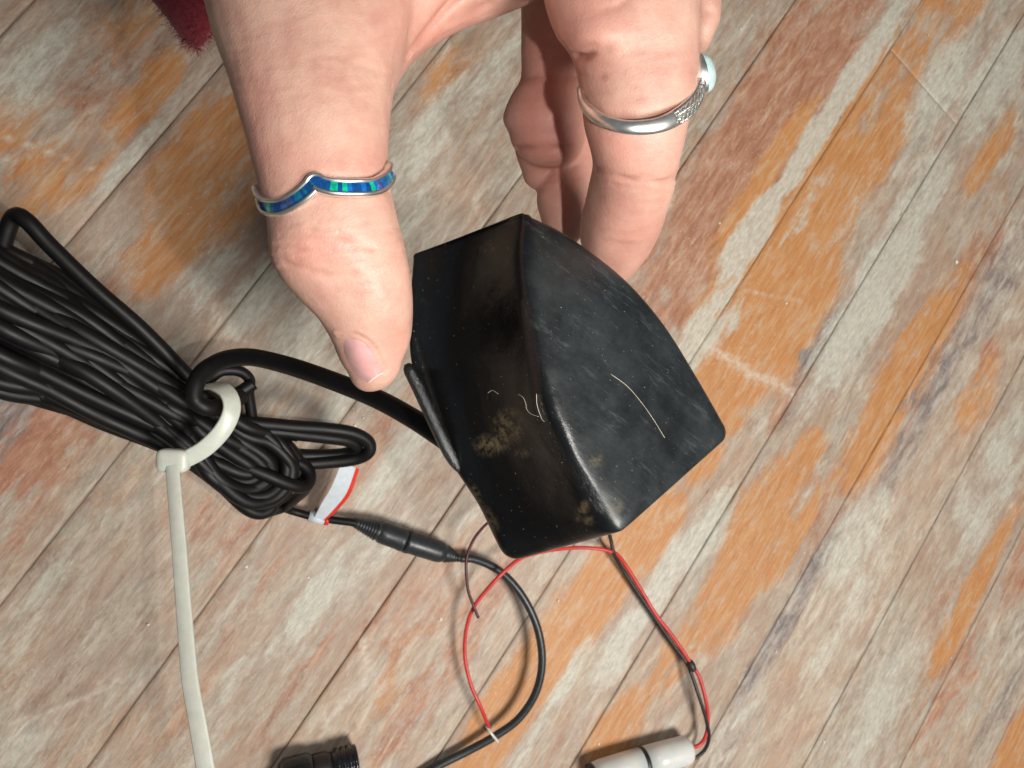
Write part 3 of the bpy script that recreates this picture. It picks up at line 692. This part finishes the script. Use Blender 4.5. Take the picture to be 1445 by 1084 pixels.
# stray hairs and lint stuck to the wet plastic
bvh = BVHTree.FromPolygons(V, [tuple(f_) for f_ in Fc])
def castH(px, py, off):
    dr = (P(px, py, .2)-CAMO).normalized(); hh = bvh.ray_cast(CAMO, dr)
    return (hh[0] if hh[0] else P(px, py, .165))-dr*off
HAIR = simple('pale_hair', (.62, .56, .45), .4)
for pts, lab in (([(862,528),(885,545),(905,568),(922,592),(938,618)], 'long pale hair lying across the broad front face of the housing'),
                 ([(757,556),(758,572),(764,590),(768,595)], 'short pale hair curled over the ridge of the housing'),
                 ([(731,556),(738,561),(742,570),(743,577),(749,584),(760,588)], 'crinkled hair stuck beside the tan stain on the housing'),
                 ([(688,555),(695,551),(703,556)], 'tiny curved lint on the dark side wall of the housing')):
    sp = spline([castH(x, y, .0002) for x, y in pts], 6); v, f = tube(sp, .00005, 5)
    hr = mesh('hair', v, f, HAIR, None, True, sp[0]); tag(hr, lab, 'hair', 'hairs and lint stuck to the housing')

# ------------------------------------------------------------------ CABLES
RUB = simple('black_cable_rubber', (.0035, .003, .0033), .5, 0, .3, 500, .2, .0002, Specular_IOR_Level=.3)
RUB2 = simple('dark_grey_rubber', (.022, .025, .028), .38, 0, .3, 600, .2, .0002)
coil_o = P(250, 600, .28)
coil = empty('coiled_cable', coil_o); tag(coil, 'thick black cable coiled into a long bundle at the left, its end reaching the housing', 'cable')
R0 = .0025
bx = [-330,-200,0,60,100,200,250,300,350,400,450,520]
bt = [150,210,350,372,398,468,512,560,585,600,606,616]
bb = [380,455,545,572,590,622,648,690,712,712,680,650]
bz = [.190,.200,.222,.228,.232,.243,.249,.255,.262,.270,.276,.284]
parts = []; rc = random.Random(21)
def bp_(x, v, w):
    t, b, z = np.interp(x, bx, bt), np.interp(x, bx, bb), np.interp(x, bx, bz)
    return P(x, t+(b-t)*v, z+w)
# the many turns of the coil: each turn is a long narrow loop
tips = []
for i in range(34):
    u = ((i*11) % 34)/33; sp_ = .10+.36*u; cn = .58+rc.uniform(-.06, .06)
    tips.append((348+72*u+rc.uniform(-6, 6), cn-sp_, min(.97, cn+sp_)))
for i, (xt, va, vb) in enumerate(tips):
    ua, ub = rc.uniform(0, 1), rc.uniform(0, 1)
    if i % 3 == 0: ua, ub = rc.uniform(0, .35), rc.uniform(.5, 1)
    ly = rc.uniform(0, 1); xl = -330+rc.uniform(0, 90); lay = rc.uniform(-.009, .011)
    up_ = [(xl+60, ua, lay*.6), (-120, ua+rc.uniform(-.06, .06), -.010*math.sin(math.pi*min(1, max(0, ua)))+rc.uniform(-.002, .009)), (0, ua+rc.uniform(-.06, .06), -.012*math.sin(math.pi*ua)+rc.uniform(0, .008)),
           (130, (ua*.8+va*.2)+rc.uniform(-.05, .05), -.010*math.sin(math.pi*ua)+rc.uniform(0, .007)), (250, ua*.4+va*.6, -.007*math.sin(math.pi*ua)+rc.uniform(0, .005)), (xt-75, va, lay*.3+rc.uniform(-.002, .002)), (xt-32, va+.02, lay*.3)]
    tipm = [(xt-7, va*.75+vb*.25, lay*.3), (xt, (va+vb)/2, lay*.3+.001), (xt-7, va*.25+vb*.75, lay*.3+.001)]
    dn = [(xt-32, vb-.02, lay*.3+.001), (xt-75, vb, lay*.3+rc.uniform(-.002, .003)), (250, ub*.4+vb*.6, -.007*math.sin(math.pi*ub)+rc.uniform(0, .007)), (130, ub*.8+vb*.2, -.010*math.sin(math.pi*ub)+rc.uniform(0, .008)),
          (0, ub+rc.uniform(-.06, .06), -.012*math.sin(math.pi*ub)+rc.uniform(0, .010)), (-120, ub, -.006+rc.uniform(0, .009)), (xl+60, ub, lay)]
    seq_ = up_+tipm+dn+[(xl, (ua+ub)/2, lay)]
    pts = [bp_(*s) for s in seq_]; sp = spline(pts+[pts[0]], 9)[:-1]
    parts.append(tube(sp, R0, 10, True))
# the turn that stands clear at the top left
sp = spline([P(-60, 470, .232), P(-10, 400, .228), P(6, 340, .224), P(20, 306, .222), P(38, 312, .221), P(70, 346, .224), P(130, 404, .230), P(200, 465, .238), P(262, 528, .247), P(310, 580, .257), P(370, 612, .268)], 9); parts.append(tube(sp, R0, 12))
sp = spline([P(-60, 330, .228), P(0, 352, .228), P(55, 378, .230), P(120, 425, .234), P(190, 482, .242), P(250, 540, .250), P(330, 596, .262), P(420, 614, .274)], 9); parts.append(tube(sp, R0, 12))
for q in ([(250, 545, .249), (330, 590, .258), (400, 601, .266), (455, 605, .272), (497, 611, .277), (519, 623, .281), (520, 638, .283), (500, 648, .284), (455, 653, .281), (400, 655, .275), (330, 650, .266), (240, 600, .254)],
          [(250, 560, .250), (340, 600, .260), (410, 611, .268), (460, 617, .274), (492, 622, .279), (503, 632, .283), (485, 641, .285), (440, 643, .281), (390, 640, .274), (320, 640, .268), (240, 610, .258)],
          [(220, 600, .249), (300, 640, .256), (370, 668, .262), (410, 684, .268), (430, 686, .273), (437, 672, .276), (425, 655, .276), (380, 640, .272), (300, 610, .262), (230, 570, .252)],
          [(200, 600, .249), (260, 640, .256), (310, 682, .262), (345, 715, .268), (368, 724, .272), (384, 714, .275), (376, 694, .276), (340, 660, .270), (290, 620, .262), (220, 580, .254)]):
    parts.append(tube(spline([P(*c) for c in q], 9), .0025, 12))
v, f = joinmb(parts); cb = mesh('coil', v, f, RUB, coil, True, coil_o)
# tail that wraps once and runs up to the housing
v, f = tube(spline([P(362, 625, .268), P(356, 590, .262), P(351, 555, .258), P(352, 536, .255), P(338, 524, .252), P(312, 524, .249), P(290, 540, .247)], 8), .0019, 12); mesh('cable_lead', v, f, RUB, coil, True, coil_o)
v, f = tube(spline([P(358, 541, .254), P(335, 556, .252), P(312, 572, .248), P(296, 580, .246)], 8), .0023, 12); mesh('cable_lead', v, f, RUB, coil, True, coil_o)
lead = [P(340, 560, .246), P(328, 566, .242), P(312, 574, .238), P(290, 575, .233), P(274, 560, .231), P(282, 530, .229), P(310, 510, .227), P(350, 504, .224), P(400, 514, .219),
        P(460, 534, .212), P(530, 562, .203), P(585, 592, .196), P(640, 628, .190), P(690, 655, .184), P(740, 660, .178)]
v, f = tube(spline(lead, 10), .0027, 14); mesh('cable_lead', v, f, RUB, coil, True, coil_o)
# thin tail to the plug
tail = [P(330, 690, .268), P(352, 712, .272), P(376, 716, .284), P(398, 717, .297), Fl(415, 722, .006), Fl(440, 729, .006), Fl(470, 734, .007), Fl(500, 738, .008), Fl(515, 743, .008)]
v, f = tube(spline(tail, 8), [.0019 if i < 24 else .0016 for i in range(8*8+1)], 12); mesh('cable_lead', v, f, RUB, coil, True, coil_o)
tail2 = [P(420, 676, .275), P(432, 688, .279), P(415, 705, .290), P(400, 716, .296), P(380, 722, .29)]
v, f = tube(spline(tail2, 8), .0021, 12); mesh('cable_lead', v, f, RUB, coil, True, coil_o)
# plug and socket, turned shapes along an axis
def turned(p0, p1, prof_, seg=24):
    ax = (p1-p0); L_ = ax.length; ax.normalize(); u = ax.orthogonal().normalized(); w_ = ax.cross(u); V = []
    for s, r in prof_:
        for j in range(seg):
            a = 2*math.pi*j/seg; V.append(p0+ax*(s*L_)+u*r*math.cos(a)+w_*r*math.sin(a))
    n = len(prof_); Fc = [(i*seg+j, i*seg+(j+1) % seg, (i+1)*seg+(j+1) % seg, (i+1)*seg+j) for i in range(n-1) for j in range(seg)]
    Fc += [tuple(range(seg))[::-1], tuple((n-1)*seg+j for j in range(seg))]
    return V, Fc
p0, p1 = Fl(499, 737, .0075), Fl(571, 763, .0075)
pr = [(0, .0012), (.02, .0019)]
for k in range(8): s = .05+k*.052; r = .0021+.0020*k/8; pr += [(s, r*1.0), (s+.018, r*1.12), (s+.03, r*1.12), (s+.045, r*.96)]
pr += [(.5, .0041), (.53, .0046), (.62, .0047), (.9, .0047), (.93, .0049), (.99, .0049), (1.0, .0044)]
v, f = turned(p0, p1, pr); mesh('plug', v, f, RUB2, coil, True, coil_o)
# ------------------------------------------------------------------ power cable with its socket
pc_o = Fl(760, 900, 0)
pc = empty('power_cable', pc_o); tag(pc, 'thin black cable looping over the boards below the housing from the inline connector', 'cable')
p2, p3 = Fl(571.5, 763, .0075), Fl(655, 790, .006)
pr = [(0, .0044), (.02, .0050), (.06, .0051), (.12, .0047), (.16, .0048), (.55, .0047), (.62, .0043), (.66, .0036)]
for k in range(5): s = .68+k*.05; r = .0034-.0022*k/5; pr += [(s, r), (s+.012, r*1.12), (s+.03, r*1.1), (s+.042, r*.9)]
pr += [(1.0, .0013)]
v, f = turned(p2, p3, pr); mesh('socket', v, f, RUB2, pc, True, pc_o)
pts = [Fl(650, 788, .006), Fl(672, 790, .007), Fl(705, 806, .009), Fl(735, 838, .011), Fl(757, 882, .012), Fl(765, 930, .012), Fl(757, 975, .011), Fl(733, 1013, .009), Fl(700, 1038, .007), Fl(660, 1060, .005), Fl(620, 1080, .004), Fl(560, 1115, .003), Fl(480, 1150, .003), Fl(360, 1230, .003), Fl(260, 1380, .003), Fl(240, 1600, .003)]
v, f = tube(spline(pts, 10), .0018, 14); mesh('cable', v, f, RUB2, pc, True, pc_o)
CLEAR = simple('clear_white_plastic', (.62, .60, .55), .3)
v, f = tube(spline([Fl(686, 1024, .0085), Fl(694, 1036, .0105), Fl(703, 1047, .009)], 5), .0006, 8); ct = mesh('wire_end', v, f, CLEAR, None, True, Fl(694, 1036, .01)); tag(ct, 'tiny clear white sleeve lying across the black cable where the red wire ends', 'wire sleeve')
# ------------------------------------------------------------------ flag label on the thin cable
LB, LR = simple('white_label_vinyl', (.56, .61, .66), .45, 0, .08), simple('red_label_border', (.62, .03, .015), .45, 0, .1)
fl_o = Fl(450, 730, .006)
flag = empty('cable_label', fl_o); tag(flag, 'small white flag label with red border wrapped around the thin cable', 'label')
ca = spline([Fl(444, 730, .009), Fl(453, 712, .014), Fl(468, 686, .020), Fl(482, 652, .024)], 5)
cb_ = spline([Fl(459, 735, .009), Fl(474, 722, .012), Fl(494, 698, .017), Fl(507, 662, .021)], 5)
def strip(a, b, s0, s1, th, mat, name):
    V = []; n = len(a)
    for i in range(n):
        l, r = a[i].lerp(b[i], s0), a[i].lerp(b[i], s1); T = (a[min(i+1, n-1)]-a[max(i-1, 0)]); nn_ = T.cross(r-l).normalized()*th
        V += [l+nn_, r+nn_, r-nn_, l-nn_]
    Fc = [(i*4+k, i*4+(k+1) % 4, (i+1)*4+(k+1) % 4, (i+1)*4+k) for i in range(n-1) for k in range(4)]+[(0, 1, 2, 3), (4*n-1, 4*n-2, 4*n-3, 4*n-4)]
    return mesh(name, V, Fc, mat, flag, False, fl_o)
strip(ca, cb_, 0, .80, .00010, LB, 'label_sheet'); strip(ca, cb_, .8, 1, .00012, LR, 'red_border')
a_, b_, c_ = Fl(436, 728, .006), Fl(458, 733, .006), Fl(464, 734, .006)
v, f = tube([a_, b_], .0022, 16); mesh('label_wrap', v, f, LB, flag, True, fl_o); v, f = tube([b_, c_], .0023, 16); mesh('red_border', v, f, LR, flag, True, fl_o)
# ------------------------------------------------------------------ zip tie
tz = NT('milky_nylon'); ZM = tz.setp(Transmission_Weight=.25, Base_Color=tz.ramp(tz.noise(tz.pos(), 300, 3), [(.3, (.66, .68, .60)), (.7, (.76, .77, .70))]), Roughness=.35, Subsurface_Weight=.4, Subsurface_Scale=.003, Normal=tz.bump(tz.noise(tz.pos(), 700, 3), .1, .0002))
zo = P(245, 650, .232)
zt = empty('zip_tie', zo); tag(zt, 'milky white nylon zip tie around the coil, its long tail running to the bottom edge', 'zip tie')
def ribbon(pts, wid, th, mat, name, upv, par, og, n=8):
    sp = spline(pts, n); m = len(sp); V = []
    for i, p in enumerate(sp):
        T = (sp[min(i+1, m-1)]-sp[max(i-1, 0)]).normalized(); w_ = wid[0]+(wid[1]-wid[0])*i/m
        nv_ = (upv(p) if callable(upv) else upv); nv_ = (nv_-T*nv_.dot(T)).normalized(); s = T.cross(nv_)
        for a, b in ((-1, -.6), (-.85, -1), (.85, -1), (1, -.6), (1, .6), (.85, 1), (-.85, 1), (-1, .6)): V.append(p+s*w_*a+nv_*th*b)
    Fc = [(i*8+k, i*8+(k+1) % 8, (i+1)*8+(k+1) % 8, (i+1)*8+k) for i in range(m-1) for k in range(8)]+[tuple(range(8))[::-1], tuple((m-1)*8+k for k in range(8))]
    return mesh(name, V, Fc, mat, par, True, og)
bc = P(280, 605, .258)
strap = [P(262, 640, .266), P(245, 610, .270), P(262, 572, .262), P(285, 548, .247), P(306, 545, .2375), P(322, 556, .2340), P(327, 578, .2325), P(315, 606, .2315), P(290, 632, .231), P(262, 648, .231), P(248, 652, .232)]
ribbon(strap, (.0026, .0027), .0007, ZM, 'strap', lambda p: p-bc, zt, zo)
tailp = [P(243, 650, .229), P(246, 690, .226), P(252, 760, .221), P(258, 840, .216), P(264, 915, .211), P(269, 965, .208), P(279, 1020, .205), P(292, 1095, .202), P(310, 1200, .198), P(325, 1290, .2)]
ribbon(tailp, (.0020, .0026), .0006, ZM, 'tail', CAMB, zt, zo)
hbm = bmesh.new(); bmesh.ops.create_cube(hbm, size=1)
bmesh.ops.bevel(hbm, geom=list(hbm.edges), offset=.34, segments=4, affect='EDGES', profile=.6)
ux = (P(265, 652, .231)-P(225, 650, .231)).normalized(); uy = (CAMB-ux*CAMB.dot(ux)).normalized(); uz = ux.cross(uy)
hv = [P(245, 650, .2305)+ux*(v_.co.x*.0098)+uy*(v_.co.y*.0052)+uz*(v_.co.z*.0074) for v_ in hbm.verts]
hf = [tuple(v_.index for v_ in f_.verts) for f_ in hbm.faces]; hbm.free()
mesh('tie_head', hv, hf, ZM, zt, True, zo)
# ------------------------------------------------------------------ thin wires
REDW = simple('red_wire_insulation', (.56, .035, .035), .4, 0, .15); PURW = simple('maroon_wire_insulation', (.075, .012, .015), .45); BLKW = simple('black_wire_insulation', (.02, .015, .015), .45)
def wire(name, pts, r, mat, label, n=8):
    sp = spline(pts, n); og = sp[len(sp)//2]; v, f = tube(sp, r, 10); o = mesh(name, v, f, mat, None, True, og); tag(o, label, 'wire'); return o
wire('red_wire', [Fl(864, 779, .0105), Fl(848, 775, .0095), Fl(820, 773, .009), Fl(790, 775, .010), Fl(760, 780, .012), Fl(733, 789, .014), Fl(707, 811, .0155), Fl(684, 836, .014), Fl(668, 858, .0125), Fl(658, 888, .011), Fl(656, 926, .010), Fl(664, 965, .0105), Fl(677, 995, .0115), Fl(690, 1026, .0095)], .00085, REDW,
     'thin red wire curving from below the housing and crossing the black cable loop')
wire('red_wire', [Fl(862, 777, .008), Fl(872, 784, .007), Fl(883, 798, .006), Fl(905, 833, .006), Fl(926, 868, .007), Fl(950, 899, .008), Fl(974, 935, .009), Fl(987, 956, .010), Fl(996, 989, .011), Fl(999, 1015, .010), Fl(996, 1038, .009), Fl(986, 1052, .008), Fl(966, 1056, .008)], .00095, REDW,
     'straighter red wire running down right beside a black wire to the white capsule')
wire('black_wire', [Fl(850, 715, .012), Fl(856, 740, .011), Fl(862, 762, .009), Fl(867, 783, .008), Fl(880, 806, .0055), Fl(912, 854, .0055), Fl(946, 904, .0065), Fl(970, 938, .008), Fl(986, 982, .011), Fl(997, 1018, .011), Fl(1000, 1044, .009), Fl(988, 1065, .007), Fl(950, 1084, .005), Fl(900, 1100, .004)], .0009, BLKW,
     'thin black wire twinned with the red wire and bending under the white capsule')
wire('maroon_wire', [Fl(700, 730, .020), Fl(684, 742, .018), Fl(667, 764, .016), Fl(658, 792, .015), Fl(660, 830, .015), Fl(667, 852, .016), Fl(675, 872, .016)], .00065, PURW,
     'short dark maroon wire stub crossing the red wire left of the cable loop')
wire('fine_strand', [Fl(842, 725, .008), Fl(846, 757, .006), Fl(852, 768, .005), Fl(860, 778, .005)], .0003, PURW, 'very fine strand beside the black wire just under the housing')
v, f = turned(Fl(972, 932, .0085), Fl(979, 947, .0095), [(0, .0012), (.15, .0018), (.5, .0021), (.85, .0018), (1, .0012)], 12)
kn = mesh('heat_shrink', v, f, BLKW, None, True, Fl(976, 940, .0085)); tag(kn, 'small black wrap binding the red and black wires midway to the capsule', 'wire wrap')
# ------------------------------------------------------------------ white capsule
twc = NT('frosted_plastic'); WCM = twc.setp(Transmission_Weight=.2, Base_Color=twc.ramp(twc.noise(twc.pos(), 120, 4), [(.35, (.74, .77, .76)), (.65, (.84, .86, .83))]), Roughness=.28, Subsurface_Weight=.5, Subsurface_Scale=.006)
c0, c1 = Fl(976, 1056, .0085), Fl(835, 1098, .0085); co_ = (c0+c1)/2
cap = empty('capsule', co_); tag(cap, 'frosted white plastic wire capsule with a black ring at the bottom edge', 'capsule')
R = .0071
v, f = turned(c0, c1, [(0, .0022), (.012, .0040), (.03, .0056), (.07, .0067), (.13, .0067), (.3, .0070), (.475, R)], 32); mesh('shell', v, f, WCM, cap, True, co_)
v, f = turned(c0, c1, [(.475, R*.99), (.488, R*1.01), (.502, R*1.01), (.515, R*.99)], 32); mesh('seal_ring', v, f, BLKW, cap, True, co_)
v, f = turned(c0, c1, [(.515, R), (.7, R), (.9, R*.97), (.97, R*.9)], 32); mesh('shell', v, f, WCM, cap, True, co_)
v, f = turned(c0, c1, [(.975, R*.80), (.98, R*.86), (1.01, R*.84), (1.02, R*.7)], 32); mesh('end_cap', v, f, BLKW, cap, True, co_)
# ------------------------------------------------------------------ threaded connector at the bottom edge
GL = simple('glossy_black_nylon', (.012, .013, .016), .22, 0, .3, 500)
g0, g1 = Fl(506, 1074, .009), Fl(398, 1102, .009); go = (g0+g1)/2
tc = empty('threaded_connector', go); tag(tc, 'black threaded connector with ribbed nut cut by the bottom edge', 'connector')
pr = [(0, .0030)]
for k in range(4): s = .01+k*.075; pr += [(s, .0060), (s+.015, .0068), (s+.045, .0068), (s+.06, .0058)]
pr += [(.33, .0056), (.36, .0048)]
v, f = turned(g0, g1, pr, 28); mesh('nut', v, f, GL, tc, True, go)
v, f = turned(g0, g1, [(.34, .0045), (.36, .0060), (.40, .0066), (.56, .0066), (.6, .006)], 28); mesh('body', v, f, BLKW, tc, True, go)
v, f = turned(g0, g1, [(.58, .005), (.6, .0072), (.66, .0080), (.95, .0080), (1.0, .0065)], 10); mesh('grip', v, f, GL, tc, True, go)
v, f = tube(spline([g0.lerp(g1, .98), Fl(360, 1130, .008), Fl(300, 1180, .004), Fl(220, 1290, .003), Fl(200, 1500, .003)], 6), .0022, 12); mesh('cable', v, f, RUB, tc, True, go)
# ------------------------------------------------------------------ maroon cloth beside the wrist
tf = NT('maroon_knit'); pw = tf.pos()
FM = tf.setp(Base_Color=tf.ramp(tf.noise(pw, 900, 4, .7), [(.3, (.16, .012, .022)), (.7, (.36, .035, .055))]), Roughness=.95, Sheen_Weight=.4, Normal=tf.bump(tf.noise(pw, 1100, 4, .7), .6, .0006))
v1 = loft([(60,-420,420,-420,.225,9*mm),(120,-220,360,-220,.225,8*mm),(185,-60,335,-60,.226,7*mm),(208,-8,318,-8,.227,6*mm),(232,22,306,18,.228,5*mm),(252,46,302,42,.229,4*mm),(264,58,296,54,.230,3*mm)], 40, power=2.4)
V = []
for p in v1[0]:
    nz = noise.noise(p*55)*.0016+noise.noise(p*140)*.0006; V.append(p+CAMB*nz+CAMR*noise.noise(p*90+Vector((3, 1, 2)))*.0012)
cl = mesh('garment', V, v1[1], FM, None, True, P(270, 0, .227)); tag(cl, 'dark maroon knit fabric edge hanging at the upper left beside the hand', 'clothing')

# loose fuzz along the cloth edge
rf = random.Random(5); parts = []; cm = cl.data; og_ = cl.location
vs = [v_ for v_ in cm.vertices if -120 < proj(v_.co+og_)[1] < 90]
for _ in range(900):
    v_ = rf.choice(vs); p = v_.co+og_; nrm_ = Vector(v_.normal)+Vector((rf.uniform(-.9, .9), rf.uniform(-.9, .9), rf.uniform(-.9, .9)))
    L_ = rf.uniform(.0007, .0018); q1 = p+nrm_*L_*.5; q2 = q1+(nrm_+Vector((rf.uniform(-.6, .6), rf.uniform(-.6, .6), rf.uniform(-.6, .6))))*L_*.5
    parts.append(tube([p, q1, q2], .00006, 3, caps=False))
v, f = joinmb(parts); tag(mesh('fuzz', v, f, FM, cl, False, og_), kind='stuff')
